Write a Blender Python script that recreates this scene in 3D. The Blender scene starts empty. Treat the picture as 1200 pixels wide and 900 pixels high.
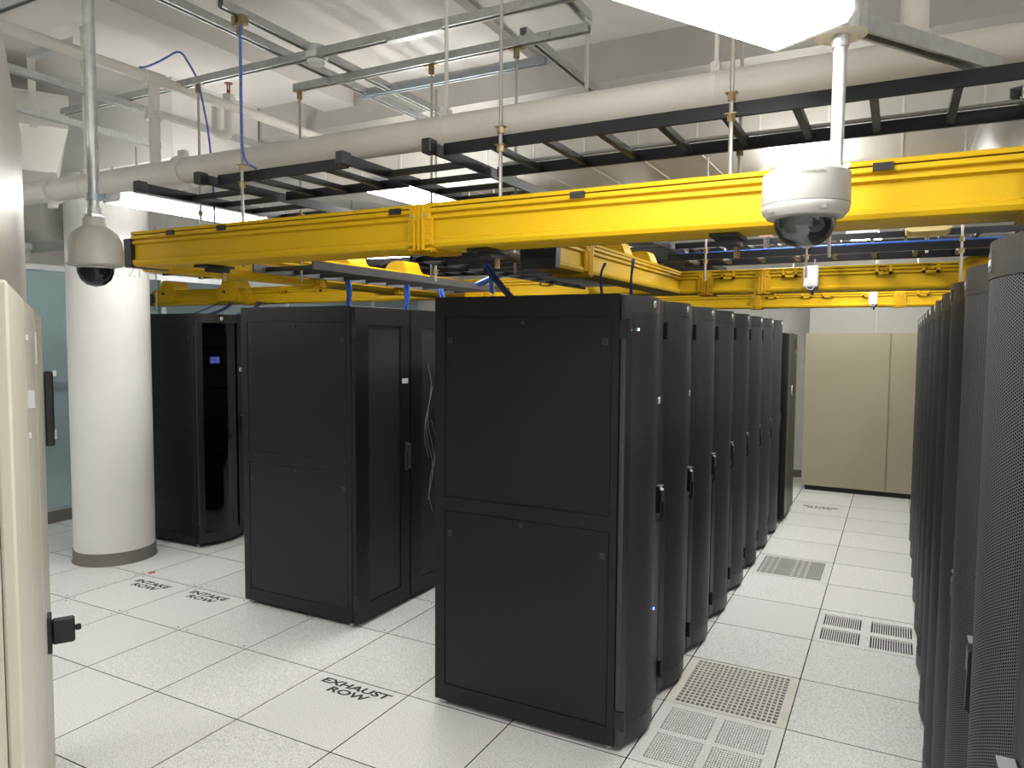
import bpy, bmesh, math, random
from mathutils import Matrix, Vector
random.seed(7)
S = bpy.context.scene
COL = S.collection

# ---------------------------------------------------------------- camera, world, exposure
yaw, pit, rol = 0.48521072, -0.06197188, 0.00682355
f = Vector((-math.sin(yaw)*math.cos(pit), math.cos(yaw)*math.cos(pit), math.sin(pit)))
r0 = Vector((math.cos(yaw), math.sin(yaw), 0)); u0 = r0.cross(f)
rr = r0*math.cos(rol)+u0*math.sin(rol); uu = u0*math.cos(rol)-r0*math.sin(rol)
cd = bpy.data.cameras.new('camera'); cam = bpy.data.objects.new('camera', cd); COL.objects.link(cam)
cd.sensor_fit = 'HORIZONTAL'; cd.sensor_width = 36.0; cd.lens = 855.146/1200*36.0; cd.clip_start = 0.05
M = Matrix.Identity(4)
for i in range(3):
    M[i][0] = rr[i]; M[i][1] = uu[i]; M[i][2] = -f[i]
M[0][3], M[1][3], M[2][3] = 5.29772, -3.10276, 1.90983
cam.matrix_world = M
S.camera = cam
W = bpy.data.worlds.new('world'); S.world = W; W.use_nodes = True
W.node_tree.nodes['Background'].inputs[0].default_value = (0.8, 0.85, 0.9, 1)
W.node_tree.nodes['Background'].inputs[1].default_value = 0.25
S.view_settings.view_transform = 'Standard'; S.view_settings.look = 'None'
S.view_settings.gamma = 1; S.view_settings.use_curve_mapping = False
S.view_settings.exposure = 2.0
LAMP = 7.0          # radiance of the fluorescent lenses

# ---------------------------------------------------------------- materials
def nodes(m):
    m.use_nodes = True
    return m.node_tree.nodes, m.node_tree.links
def mat(name, c, rough=0.5, metal=0.0, var=0.06, scale=6.0, bump=0.0, bscale=200.0, spec=0.5, emit=0.0, space='Object'):
    m = bpy.data.materials.new(name); N, L = nodes(m); b = N['Principled BSDF']
    b.inputs['Roughness'].default_value = rough; b.inputs['Metallic'].default_value = metal
    b.inputs['Specular IOR Level'].default_value = spec
    tc = N.new('ShaderNodeTexCoord'); nz = N.new('ShaderNodeTexNoise'); nz.inputs['Scale'].default_value = scale
    nz.inputs['Detail'].default_value = 4
    L.new(tc.outputs[space], nz.inputs['Vector'])
    cr = N.new('ShaderNodeValToRGB'); e = cr.color_ramp.elements
    e[0].position = 0.3; e[1].position = 0.7
    e[0].color = (*[x*(1-var) for x in c], 1); e[1].color = (*[min(1, x*(1+var)) for x in c], 1)
    L.new(nz.outputs['Fac'], cr.inputs['Fac']); L.new(cr.outputs['Color'], b.inputs['Base Color'])
    if bump:
        n2 = N.new('ShaderNodeTexNoise'); n2.inputs['Scale'].default_value = bscale
        L.new(tc.outputs[space], n2.inputs['Vector'])
        bp = N.new('ShaderNodeBump'); bp.inputs['Strength'].default_value = bump; bp.inputs['Distance'].default_value = 0.002
        L.new(n2.outputs['Fac'], bp.inputs['Height']); L.new(bp.outputs['Normal'], b.inputs['Normal'])
    if emit:
        L.new(cr.outputs['Color'], b.inputs['Emission Color']); b.inputs['Emission Strength'].default_value = emit
    return m

def speckle(name, base, dark, scale=260.0):
    m = bpy.data.materials.new(name); N, L = nodes(m); b = N['Principled BSDF']
    b.inputs['Roughness'].default_value = 0.38; b.inputs['Specular IOR Level'].default_value = 0.4
    tc = N.new('ShaderNodeTexCoord'); oi = N.new('ShaderNodeObjectInfo')
    ad = N.new('ShaderNodeVectorMath'); ad.operation = 'ADD'
    sc = N.new('ShaderNodeVectorMath'); sc.operation = 'SCALE'; sc.inputs['Scale'].default_value = 37.0
    cx = N.new('ShaderNodeCombineXYZ')
    for k in range(3): L.new(oi.outputs['Random'], cx.inputs[k])
    L.new(cx.outputs[0], sc.inputs[0]); L.new(tc.outputs['Object'], ad.inputs[0]); L.new(sc.outputs[0], ad.inputs[1])
    nz = N.new('ShaderNodeTexNoise'); nz.inputs['Scale'].default_value = scale; nz.inputs['Detail'].default_value = 2
    L.new(ad.outputs[0], nz.inputs['Vector'])
    cr = N.new('ShaderNodeValToRGB'); e = cr.color_ramp.elements
    e[0].position = 0.34; e[0].color = (*dark, 1); e[1].position = 0.54; e[1].color = (*base, 1)
    L.new(nz.outputs['Fac'], cr.inputs['Fac'])
    # per-tile tone
    hs = N.new('ShaderNodeHueSaturation')
    mr = N.new('ShaderNodeMapRange'); mr.inputs['To Min'].default_value = 0.95; mr.inputs['To Max'].default_value = 1.03
    L.new(oi.outputs['Random'], mr.inputs['Value']); L.new(mr.outputs[0], hs.inputs['Value'])
    L.new(cr.outputs['Color'], hs.inputs['Color']); L.new(hs.outputs[0], b.inputs['Base Color'])
    return m

def perforated(name, c, hole=(0.002, 0.002, 0.003), pitch=0.0105, rad=0.34, ax=(1, 2), rough=0.45):
    """black sheet with staggered round holes over the chosen object axes"""
    m = bpy.data.materials.new(name); N, L = nodes(m); b = N['Principled BSDF']
    b.inputs['Roughness'].default_value = rough
    tc = N.new('ShaderNodeTexCoord'); sp = N.new('ShaderNodeSeparateXYZ'); L.new(tc.outputs['Object'], sp.inputs[0])
    def mth(op, a, v=None, w=None):
        n = N.new('ShaderNodeMath'); n.operation = op
        for k, q in enumerate((a, v)):
            if q is None: continue
            if isinstance(q, (int, float)): n.inputs[k].default_value = q
            else: L.new(q, n.inputs[k])
        return n.outputs[0]
    u = mth('MULTIPLY', sp.outputs[ax[0]], 1/(pitch*1.732)); v = mth('MULTIPLY', sp.outputs[ax[1]], 1/pitch)
    def d(off):
        a = mth('MULTIPLY', mth('SUBTRACT', mth('FRACT', mth('ADD', u, 50+off)), 0.5), 1.732)
        c_ = mth('SUBTRACT', mth('FRACT', mth('ADD', v, 50+off)), 0.5)
        return mth('SQRT', mth('ADD', mth('MULTIPLY', a, a), mth('MULTIPLY', c_, c_)))
    dm = mth('MINIMUM', d(0.0), d(0.5))
    h = mth('LESS_THAN', dm, rad)
    mx = N.new('ShaderNodeMixShader'); df = N.new('ShaderNodeBsdfDiffuse'); df.inputs[0].default_value = (*hole, 1)
    b.inputs['Base Color'].default_value = (*c, 1)
    L.new(h, mx.inputs[0]); L.new(b.outputs[0], mx.inputs[1]); L.new(df.outputs[0], mx.inputs[2])
    L.new(mx.outputs[0], N['Material Output'].inputs['Surface'])
    return m

def glassy(name, tint, fac, rough=0.02, gl=(0.9, 0.95, 1.0)):
    m = bpy.data.materials.new(name); N, L = nodes(m); N.remove(N['Principled BSDF'])
    t = N.new('ShaderNodeBsdfTransparent'); t.inputs[0].default_value = (*tint, 1)
    g = N.new('ShaderNodeBsdfGlossy'); g.inputs['Roughness'].default_value = rough; g.inputs[0].default_value = (*gl, 1)
    lw = N.new('ShaderNodeLayerWeight'); lw.inputs[0].default_value = 0.25
    mr = N.new('ShaderNodeMapRange'); mr.inputs['To Min'].default_value = fac; mr.inputs['To Max'].default_value = 0.75
    L.new(lw.outputs['Fresnel'], mr.inputs['Value'])
    mx = N.new('ShaderNodeMixShader'); L.new(mr.outputs[0], mx.inputs[0]); L.new(t.outputs[0], mx.inputs[1]); L.new(g.outputs[0], mx.inputs[2])
    L.new(mx.outputs[0], N['Material Output'].inputs['Surface'])
    return m
def frosted(name, c):
    m = bpy.data.materials.new(name); N, L = nodes(m); b = N['Principled BSDF']
    b.inputs['Base Color'].default_value = (*c, 1); b.inputs['Roughness'].default_value = 0.12
    t = N.new('ShaderNodeBsdfTransparent'); t.inputs[0].default_value = (0.62, 0.74, 0.76, 1)
    mx = N.new('ShaderNodeMixShader'); mx.inputs[0].default_value = 0.55
    L.new(t.outputs[0], mx.inputs[1]); L.new(b.outputs[0], mx.inputs[2]); L.new(mx.outputs[0], N['Material Output'].inputs['Surface'])
    return m
def lens_mat(name, st, c=(1, 0.99, 0.96)):
    m = bpy.data.materials.new(name); N, L = nodes(m); b = N['Principled BSDF']
    b.inputs['Base Color'].default_value = (0.85, 0.86, 0.88, 1); b.inputs['Roughness'].default_value = 0.3
    tc = N.new('ShaderNodeTexCoord'); wv = N.new('ShaderNodeTexWave'); wv.inputs['Scale'].default_value = 40
    L.new(tc.outputs['Object'], wv.inputs['Vector'])
    mr = N.new('ShaderNodeMapRange'); mr.inputs['To Min'].default_value = st*0.9; mr.inputs['To Max'].default_value = st*1.05
    L.new(wv.outputs['Fac'], mr.inputs['Value'])
    b.inputs['Emission Color'].default_value = (*c, 1); L.new(mr.outputs[0], b.inputs['Emission Strength'])
    return m

m_tile = speckle('floor_laminate', (0.88, 0.875, 0.865), (0.52, 0.51, 0.50), 190.0)
m_slab = mat('slab_dark', (0.02, 0.02, 0.02), 0.8)
m_metal = mat('tile_metal', (0.45, 0.45, 0.44), 0.4, 0.7)
m_greyscrew = mat('screw_grey', (0.24, 0.235, 0.225), 0.5)
m_greybadge = mat('badge_grey', (0.07, 0.07, 0.072), 0.4)
m_bluetape = mat('tape_blue', (0.16, 0.30, 0.50), 0.6)
m_cream = mat('grate_cream', (0.72, 0.70, 0.62), 0.5)
m_greyplate = mat('plate_grey', (0.40, 0.40, 0.39), 0.45, 0.3)
m_void = mat('void', (0.03, 0.03, 0.03), 0.9)
m_wall = mat('wall_paint', (0.64, 0.63, 0.60), 0.75, bump=0.15, bscale=90)
m_ceil = mat('ceiling_paint', (0.50, 0.485, 0.46), 0.85, var=0.05, scale=1.6, bump=0.3, bscale=40)
m_beam = mat('beam_paint', (0.42, 0.405, 0.38), 0.85, var=0.06, scale=2.0, bump=0.3, bscale=40)
m_pipe = mat('pipe_paint', (0.58, 0.56, 0.52), 0.5, var=0.04, scale=3)
m_duct = mat('duct_paint', (0.50, 0.485, 0.44), 0.38, var=0.03, scale=2)
m_ductcore = mat('duct_seam', (0.66, 0.65, 0.61), 0.5)
m_colm = mat('column_paint', (0.72, 0.71, 0.69), 0.55, var=0.025, scale=2.5)
m_base = mat('base_vinyl', (0.17, 0.155, 0.14), 0.55)
m_black = mat('rack_black', (0.0068, 0.0074, 0.0092), 0.44, var=0.08, scale=3, spec=0.38, bump=0.06, bscale=900)
m_blackp = mat('rack_panel_black', (0.0070, 0.0077, 0.0096), 0.38, var=0.05, scale=2, spec=0.38, bump=0.05, bscale=900)
m_door = mat('rack_door_grey', (0.034, 0.034, 0.035), 0.40, var=0.05, bump=0.05, bscale=900)
m_mesh = perforated('rack_mesh', (0.070, 0.071, 0.076), rad=.31, pitch=.0064)
m_meshf = perforated('rack_mesh_fine', (0.046, 0.048, 0.055), pitch=0.0064, rad=.30)
m_plastic = mat('black_plastic', (0.012, 0.012, 0.013), 0.35)
m_blackladder = mat('ladder_black', (0.0065, 0.0065, 0.0095), 0.40, var=0.1, spec=0.35)
m_greyladder = mat('ladder_grey', (0.10, 0.10, 0.105), 0.45)
m_yel = mat('duct_yellow', (0.54, 0.335, 0.006), 0.5, var=0.03, scale=1.5, spec=0.2)
m_yel2 = mat('duct_yellow_deep', (0.55, 0.315, 0.007), 0.5, var=0.03, spec=0.2)
m_galv = mat('galvanised', (0.52, 0.53, 0.53), 0.38, 0.75, var=0.12, scale=30)
m_galvb = mat('galvanised_blue', (0.42, 0.48, 0.53), 0.38, 0.6, var=0.08, scale=20)
m_rod = mat('rod_zinc', (0.42, 0.40, 0.36), 0.4, 0.7, var=0.1, scale=60)
m_brass = mat('brass_zinc', (0.34, 0.26, 0.14), 0.4, 0.8)
m_beige = mat('cabinet_beige', (0.50, 0.475, 0.385), 0.42, var=0.02, scale=1.5, bump=0.04, bscale=300)
m_beige2 = mat('crac_beige', (0.36, 0.33, 0.23), 0.45, var=0.02, scale=1.5)
m_plen = mat('plenum_grey', (0.47, 0.455, 0.40), 0.35, 0.35, var=0.07, scale=3)
m_plenfar = mat('plenum_far', (0.38, 0.375, 0.335), 0.5, var=0.05, scale=2)
m_camg = mat('camera_grey', (0.52, 0.51, 0.46), 0.4, var=0.02)
m_camw = mat('camera_white', (0.44, 0.43, 0.40), 0.4, var=0.02)
m_dome = mat('dome_dark', (0.010, 0.010, 0.014), 0.06)
m_domeglass = glassy('dome_clear', (0.55, 0.55, 0.56), 0.12)
m_smoke = glassy('smoked_glass', (0.42, 0.42, 0.44), 0.05, 0.05, (0.5, 0.5, 0.5))
m_glass = frosted('partition_glass', (0.36, 0.41, 0.43))
m_handlecap = mat('handle_cap_grey', (0.22, 0.22, 0.22), 0.35)
m_alu = mat('aluminium', (0.62, 0.63, 0.64), 0.35, 0.6)
m_white = mat('white_plastic', (0.62, 0.62, 0.615), 0.4)
m_label = mat('label_white', (0.75, 0.75, 0.73), 0.6, var=0.25, scale=120)
m_print = mat('print_black', (0.035, 0.033, 0.03), 0.6)
m_printgrey = mat('print_grey', (0.46, 0.455, 0.44), 0.6)
m_printmid = mat('print_mid', (0.16, 0.16, 0.155), 0.6)
m_red = mat('red_mark', (0.55, 0.06, 0.05), 0.5)
m_redp = mat('red_paint', (0.30, 0.035, 0.025), 0.45)
m_blue = mat('cable_blue', (0.05, 0.13, 0.48), 0.45, var=0.3, scale=80)
m_bluedk = mat('cable_navy', (0.02, 0.04, 0.15), 0.45, var=0.3, scale=80)
m_greycable = mat('cable_grey', (0.28, 0.28, 0.27), 0.5)
m_lamp = mat('lamp_housing', (0.72, 0.73, 0.74), 0.4)
m_lens = lens_mat('lamp_lens', LAMP)
m_lensdim = lens_mat('lamp_lens_dim', LAMP*0.8)
m_lensb = lens_mat('lamp_lens_bright', LAMP*1.5)
m_lensf = lens_mat('lamp_lens_far', LAMP*0.7)
m_lensc = lens_mat('lamp_lens_aisle', LAMP*1.2)
m_ledb = mat('led_blue', (0.05, 0.15, 1.0), 0.4, emit=6)
m_ledg = mat('led_white', (0.5, 1.0, 0.75), 0.4, emit=3)
m_screen = mat('screen_blue', (0.10, 0.14, 0.42), 0.3, emit=0.9, var=0.3, scale=30)
m_pink = mat('tag_pink', (0.75, 0.48, 0.42), 0.6, var=0.3, scale=90)
m_equip = mat('equipment_grey', (0.11, 0.112, 0.118), 0.5, var=0.2, scale=10)

# ---------------------------------------------------------------- mesh helpers
ORG = {}
class MB:
    def __init__(s): s.v = []; s.f = []
    def add(s, vs, fs):
        o = len(s.v); s.v += [tuple(x) for x in vs]; s.f += [tuple(i+o for i in q) for q in fs]; return s
    def box(s, x0, y0, z0, x1, y1, z1):
        x0, x1 = sorted((x0, x1)); y0, y1 = sorted((y0, y1)); z0, z1 = sorted((z0, z1))
        return s.add([(x0,y0,z0),(x1,y0,z0),(x1,y1,z0),(x0,y1,z0),(x0,y0,z1),(x1,y0,z1),(x1,y1,z1),(x0,y1,z1)],
                     [(3,2,1,0),(4,5,6,7),(0,1,5,4),(1,2,6,5),(2,3,7,6),(3,0,4,7)])
    def cbox(s, c, d): return s.box(*[c[i]-d[i]/2 for i in range(3)], *[c[i]+d[i]/2 for i in range(3)])
    def cyl(s, p, q, r, n=12, r2=None):
        p = Vector(p); q = Vector(q); d = (q-p).normalized(); r2 = r if r2 is None else r2
        a = d.orthogonal().normalized(); b = d.cross(a); vs = []
        for c, R in ((p, r), (q, r2)):
            for k in range(n):
                t = 2*math.pi*k/n; vs.append(c+(a*math.cos(t)+b*math.sin(t))*R)
        fs = [(k, (k+1) % n, n+(k+1) % n, n+k) for k in range(n)]+[tuple(range(n-1, -1, -1)), tuple(range(n, 2*n))]
        return s.add(vs, fs)
    def tube(s, pts, r, n=8):
        pts = [Vector(p) for p in pts]; vs = []; a = None
        for i, p in enumerate(pts):
            d = (pts[min(i+1, len(pts)-1)]-pts[max(i-1, 0)]).normalized()
            a = d.orthogonal().normalized() if a is None else (a-d*a.dot(d)).normalized()
            b = d.cross(a)
            for k in range(n):
                t = 2*math.pi*k/n; vs.append(p+(a*math.cos(t)+b*math.sin(t))*r)
        fs = []
        for i in range(len(pts)-1):
            for k in range(n): fs.append((i*n+k, i*n+(k+1) % n, (i+1)*n+(k+1) % n, (i+1)*n+k))
        fs += [tuple(range(n-1, -1, -1)), tuple(range((len(pts)-1)*n, len(pts)*n))]
        return s.add(vs, fs)
    def prism(s, poly, fn, a, b):
        """poly: 2D points (u,w); fn(t,u,w)->xyz ; extruded from t=a to t=b"""
        n = len(poly); vs = [fn(a, *p) for p in poly]+[fn(b, *p) for p in poly]
        return s.add(vs, [(k, (k+1) % n, n+(k+1) % n, n+k) for k in range(n)]+[tuple(range(n-1, -1, -1)), tuple(range(n, 2*n))])
    def lathe(s, prof, c, n=28):
        vs = []; fs = []; m = len(prof)
        for k in range(n):
            t = 2*math.pi*k/n
            for R, z in prof: vs.append((c[0]+R*math.cos(t), c[1]+R*math.sin(t), c[2]+z))
        for k in range(n):
            k2 = (k+1) % n
            for j in range(m-1): fs.append((k*m+j, k2*m+j, k2*m+j+1, k*m+j+1))
        s.add(vs, fs)
        o = len(s.v)-len(vs)
        if prof[0][0] > 1e-6: s.f.append(tuple(o+k*m for k in range(n-1, -1, -1)))
        if prof[-1][0] > 1e-6: s.f.append(tuple(o+k*m+m-1 for k in range(n)))
        return s
    def build(s, name, m, parent=None, smooth=False, bevel=0.0, loc=None):
        o0 = Vector(ORG.get(parent.name, (0, 0, 0))) if parent else Vector(loc or (0, 0, 0))
        me = bpy.data.meshes.new(name)
        bm = bmesh.new()
        vv = [bm.verts.new(Vector(v)-o0) for v in s.v]
        for q in s.f:
            try: bm.faces.new([vv[i] for i in q])
            except ValueError: pass
        bmesh.ops.remove_doubles(bm, verts=bm.verts, dist=1e-6)
        bmesh.ops.recalc_face_normals(bm, faces=bm.faces)
        if bevel:
            es = [e for e in bm.edges if len(e.link_faces) == 2 and e.calc_face_angle(0) > 0.7]
            bmesh.ops.bevel(bm, geom=es, offset=bevel, segments=1, affect='EDGES', profile=0.5)
        if smooth:
            for q in bm.faces: q.smooth = True
        bm.to_mesh(me); bm.free()
        if smooth:
            try: me.set_sharp_from_angle(angle=0.7)
            except Exception: pass
        me.materials.append(m)
        o = bpy.data.objects.new(name, me); COL.objects.link(o)
        if parent: o.parent = parent; ORG[o.name] = tuple(o0)
        else: o.location = o0; ORG[o.name] = tuple(o0)
        return o

def tag(o, label=None, cat=None, group=None, kind=None):
    if label: o['label'] = label
    if cat: o['category'] = cat
    if group: o['group'] = group
    if kind: o['kind'] = kind
    return o
def thing(name, label, cat, loc, group=None):
    o = bpy.data.objects.new(name, None); COL.objects.link(o); o.location = loc; o.empty_display_size = 0.1
    ORG[o.name] = tuple(loc)
    return tag(o, label, cat, group)
def struct(o, label, cat='structure'): return tag(o, label, cat, kind='structure')
KIDS = {}
def copy_tree(o, parent=None):
    c = o.copy(); COL.objects.link(c)
    if parent: c.parent = parent
    for k in list(o.children): copy_tree(k, c)
    return c
def text_mesh(body, size, name, m, parent, X, Y, Z, org, sx=1.0, bold=0.0, shear=0.0, depth=0.0006, bend=None, align='CENTER'):
    cu = bpy.data.curves.new(name, 'FONT'); cu.body = body; cu.size = size; cu.align_x = align; cu.extrude = depth; cu.shear = shear
    cu.resolution_u = 3; cu.offset = bold; cu.space_line = 0.95
    t = bpy.data.objects.new(name+'_curve', cu); COL.objects.link(t)
    dg = bpy.context.evaluated_depsgraph_get(); dg.update()
    me = bpy.data.meshes.new_from_object(t.evaluated_get(dg)); me.name = name
    bpy.data.objects.remove(t); bpy.data.curves.remove(cu)
    o0 = Vector(ORG.get(parent.name, (0, 0, 0))) if parent else Vector((0, 0, 0))
    X, Y, Z, org = Vector(X), Vector(Y), Vector(Z), Vector(org)
    for v in me.vertices:
        p = v.co.copy(); p.x *= sx
        q = bend(p) if bend else org+X*p.x+Y*p.y+Z*p.z
        v.co = q-o0
    me.materials.clear(); me.materials.append(m)
    o = bpy.data.objects.new(name, me); COL.objects.link(o); o.parent = parent; ORG[o.name] = tuple(o0)
    return o

# ---------------------------------------------------------------- room shell
T = 0.6096
XL, XR, YB, YF, HC = -2.3, 7.6, -5.5, 7.75, 3.8
floor = struct(MB().box(-4.6, YB, -0.2, XR, YF, -0.014).build('floor', m_slab), 'raised access floor of pale speckled square tiles', 'floor')
G = 0.0030
tile_bm = MB().box(G, G, -0.0135, T-G, T-G, 0.0)
tile0 = None
SPECIAL = {(7, 0), (7, 1), (7, 5), (8, 3)}
TILES = {}
for i in range(-4, 11):
    for j in range(-4, 13):
        if (i, j) in SPECIAL: continue
        if tile0 is None:
            o = tile_bm.build('floor_tile', m_tile, floor); tile0 = o
            o.data.materials.append(m_slab)
            for q in o.data.polygons:
                if abs(q.normal.z) < .5: q.material_index = 1
        else:
            o = tile0.copy(); COL.objects.link(o); o.parent = floor
        o.location = (i*T, j*T, 0); TILES[(i, j)] = o; ORG[o.name] = (i*T, j*T, 0)
fp = MB()
fp.box(-4*T, YB, -0.0135, 11*T, -4*T, 0); fp.box(11*T, YB, -0.0135, XR, YF, 0); fp.box(-4*T, 13*T-.17, -0.0135, XR, YF, -0.001)
fp.build('floor_panel', m_tile, floor)
fo = MB(); fo.box(-4.6, YB, -0.0135, -4*T-.003, YF, 0.0); fo.build('floor_panel', m_tile, floor)

# grated and slotted tiles
def grid_tile(i, j, name, frame_mat, bar_mat, wins, nx, ny, bx, by, label, rings=False, floor_mat=None):
    x0, y0 = i*T, j*T
    base = MB(); xs = sorted({0+G, T-G} | {a for w in wins for a in (w[0], w[2])}); ys = sorted({0+G, T-G} | {a for w in wins for a in (w[1], w[3])})
    for a in range(len(xs)-1):
        for b in range(len(ys)-1):
            cx, cy = (xs[a]+xs[a+1])/2, (ys[b]+ys[b+1])/2
            if any(w[0] < cx < w[2] and w[1] < cy < w[3] for w in wins): continue
            base.box(x0+xs[a], y0+ys[b], -0.0135, x0+xs[a+1], y0+ys[b+1], 0)
    t = base.build(name, frame_mat, floor)
    tag(t, label)
    bars = MB()
    for w in wins:
        wx, wy = (w[2]-w[0])/nx, (w[3]-w[1])/max(ny, 1)
        for k in range(1, nx): bars.box(x0+w[0]+k*wx-bx/2, y0+w[1], -0.0035, x0+w[0]+k*wx+bx/2, y0+w[3], -0.0005)
        for k in range(1, ny): bars.box(x0+w[0], y0+w[1]+k*wy-by/2, -0.0035, x0+w[2], y0+w[1]+k*wy+by/2, -0.0008)
    b = bars.build('grille_bars', bar_mat, t); b['kind'] = 'stuff'
    v = MB()
    for w in wins: v.box(x0+w[0], y0+w[1], -0.0138, x0+w[2], y0+w[3], -0.0125)
    v.build('grille_backing', floor_mat or m_void, t)
    if rings:
        rg = MB()
        for w in wins:
            for a in range(10):
                for c in range(9):
                    if (a % 5) > 2: continue
                    cx = x0+w[0]+(a+.5)*(w[2]-w[0])/10; cy = y0+w[1]+(c+.5)*(w[3]-w[1])/9
                    rg.lathe([(0.008, -0.002), (0.013, -0.002), (0.013, 0.0005), (0.008, 0.0005)], (cx, cy, 0), 10)
        q = rg.build('grille_rings', m_cream, t); q['kind'] = 'stuff'
    return t
q4 = [(.06, .05, .285, .285), (.325, .05, .55, .285), (.06, .325, .285, .56), (.325, .325, .55, .56)]
grid_tile(7, 0, 'perforated_tile', m_tile, m_tile, q4, 19, 13, .0058, .007, 'perforated floor tile with four panels of small slots')
grid_tile(7, 1, 'grate_tile', m_cream, m_cream, [(.05, .03, .56, .58)], 20, 16, .0085, .0115, 'cream floor grate with an open square grid', floor_mat=mat('damper_grey', (.17, .175, .165), .6, var=.5, scale=25))
grid_tile(7, 5, 'ringed_tile', m_tile, m_greyplate, [(.06, .05, .55, .57)], 26, 26, .011, .011, 'floor tile with a grey perforated plate and ringed holes', rings=True)
grid_tile(8, 3, 'slotted_tile', m_tile, m_tile, [(.04, .05, .27, .26), (.33, .05, .57, .26), (.04, .32, .27, .53), (.33, .32, .57, .53)], 17, 1, .0065, .006, 'floor tile with four panels of long parallel slots')
# corner screws on the aisle and near tiles
sc0 = None
for (i, j) in [(5, -1), (4, -1), (6, -1), (7, -1), (6, 0), (8, 0), (8, 1), (8, 2), (7, 2), (7, 3), (4, 0), (5, -2), (8, 4), (5, 0)]:
    t = TILES[(i, j)]
    for a in (.045, T-.045):
        for b in (.03, T-.03):
            if sc0 is None:
                sc0 = MB().cyl((0, 0, -0.003), (0, 0, 0.0006), 0.0085, 10).build('tile_screw', m_greyscrew, t); c = sc0
            else:
                c = sc0.copy(); COL.objects.link(c); c.parent = t
            c.location = (a, b, 0)
def floor_text(body, i, j, size, cx, cy, sx):
    t = TILES[(i, j)]
    o = text_mesh(body, size, 'floor_lettering', m_print, t, (1, 0, 0), (0, 1, 0), (0, 0, 1), (i*T+cx, j*T+cy, 0.0008), sx, 0.0022, 0.12, 0.0003)
    return tag(o, 'black lettering reading '+body.replace('\n', ' '))
floor_text('EXHAUST\nROW', 4, -1, .072, .305, .515, 1.45)
floor_text('INTAKE\nROW', 0, 0, .075, .27, .475, 1.45)
floor_text('INTAKE\nROW', 1, 0, .075, .25, .505, 1.45)
floor_text('INTAKE\nROW', 7, 9, .075, .305, .38, 1.45)
rm = TILES[(0, 1)]
rg = MB().lathe([(0.018, 0), (0.030, 0), (0.030, 0.001), (0.018, 0.001)], (.0-.03+.05, .675, 0), 20).box(-.002, .66, 0, .006, .69, .001).box(.006, .672, 0, .034, .678, .001)
rg.build('red_symbol', m_red, rm)

ceiling = struct(MB().box(-4.6, YB, HC, XR, YF, HC+.15).build('ceiling', m_ceil), 'painted concrete ceiling above the cable ladders', 'ceiling')
MB().box(XL, 1.38, 3.55, XR, 1.74, HC).build('beam', m_beam, ceiling)
MB().box(XL, .55, 3.22, .55, 1.36, HC).build('beam', m_colm, ceiling)
MB().box(1.25, -1.5, 3.68, 1.55, 1.38, HC).build('beam', m_ceil, ceiling)
MB().box(2.9, -4, 3.74, 3.1, 1.38, HC).build('beam', m_ceil, ceiling)
struct(MB().box(-4.6, YF, 0, XR, YF+.15, HC).build('wall_far', m_wall), 'white far wall behind the beige cooling unit', 'wall')
struct(MB().box(XR, YB, 0, XR+.15, YF, HC).build('wall_right', m_wall), 'white side wall beyond the right rack row', 'wall')
struct(MB().box(-4.6, YB-.15, 0, XR, YB, HC).build('wall_back', m_wall), 'white wall behind the viewer', 'wall')
wl = MB(); wl.box(XL-.12, YB, 2.62, XL, YF, HC)
struct(wl.build('wall_left', m_wall), 'white wall band above the glass partition', 'wall')
struct(MB().box(XL-.10, YB, 2.80, XL+.03, YF, 2.825).build('trim_1', m_plastic), 'thin black line along the wall above the glass', 'trim')
struct(MB().box(-4.75, YB, 0, -4.6, YF, HC).build('wall_corridor', mat('corridor_paint', (0.66, 0.70, 0.67), 0.7)), 'pale green corridor wall seen through the glass', 'wall')
struct(MB().box(-4.6, YB, 1.22, -4.56, YF, 1.30).build('trim_2', m_greyplate), 'grey rail on the corridor wall behind the glass', 'trim')
struct(MB().box(3.0, YF-.015, 0, XR, YF, .10).build('baseboard_far', m_base), 'dark vinyl base along the far wall', 'baseboard')
win = thing('window_1', 'frosted blue grey glass partition left of the round column', 'window', (XL, 0, 0)); win['kind'] = 'structure'
MB().box(XL-.06, YB, 0, XL+.04, YF, .12).build('window_sill', m_base, win)
MB().box(XL-.05, YB, .12, XL+.03, YF, .145).build('window_frame', m_alu, win)
MB().box(XL-.05, YB, 2.56, XL+.03, YF, 2.62).build('window_frame', m_alu, win)
ys = [-5.45, -3.4, -1.4, .55, 2.55, 4.5, 6.4, 7.7]
for a, b in zip(ys[:-1], ys[1:]):
    MB().box(XL-.012, a+.03, .145, XL+.0, b-.03, 2.56).build('glass_pane', m_glass, win)
tag(MB().box(XL, 1.235, 1.085, XL+.002, 1.30, 1.12).build('tape_strip', m_bluetape, win), 'blue tape strip')
for a in ys: MB().box(XL-.03, a-.03, .145, XL+.03, a+.03, 2.56).build('mullion', m_alu, win)

# round column
col = thing('column', 'white round concrete column with grey base left of the racks', 'column', (-.66, .82, 0)); col['kind'] = 'structure'
MB().cyl((-.66, .82, 0.10), (-.66, .82, 3.22), .315, 64).build('shaft', m_colm, col, smooth=True)
MB().lathe([(.33, 0), (.33, .006), (.322, .02), (.321, .105), (.316, .105)], (-.66, .82, 0), 64).build('column_base', m_base, col, smooth=True)
def colbend(p):
    a0 = math.radians(-13)
    a = a0+(p.x+.03)/.315
    R = .3155+p.z
    return Vector((-.66+R*math.cos(a), .82+R*math.sin(a), 2.40+p.y))
tag(text_mesh('K 21', .15, 'column_mark', m_printgrey, col, (1,0,0), (0,0,1), (0,-1,0), (0,0,0), 1.1, 0, 0, .0006, bend=colbend), 'faint grey letters K 21 painted on the column')

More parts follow.
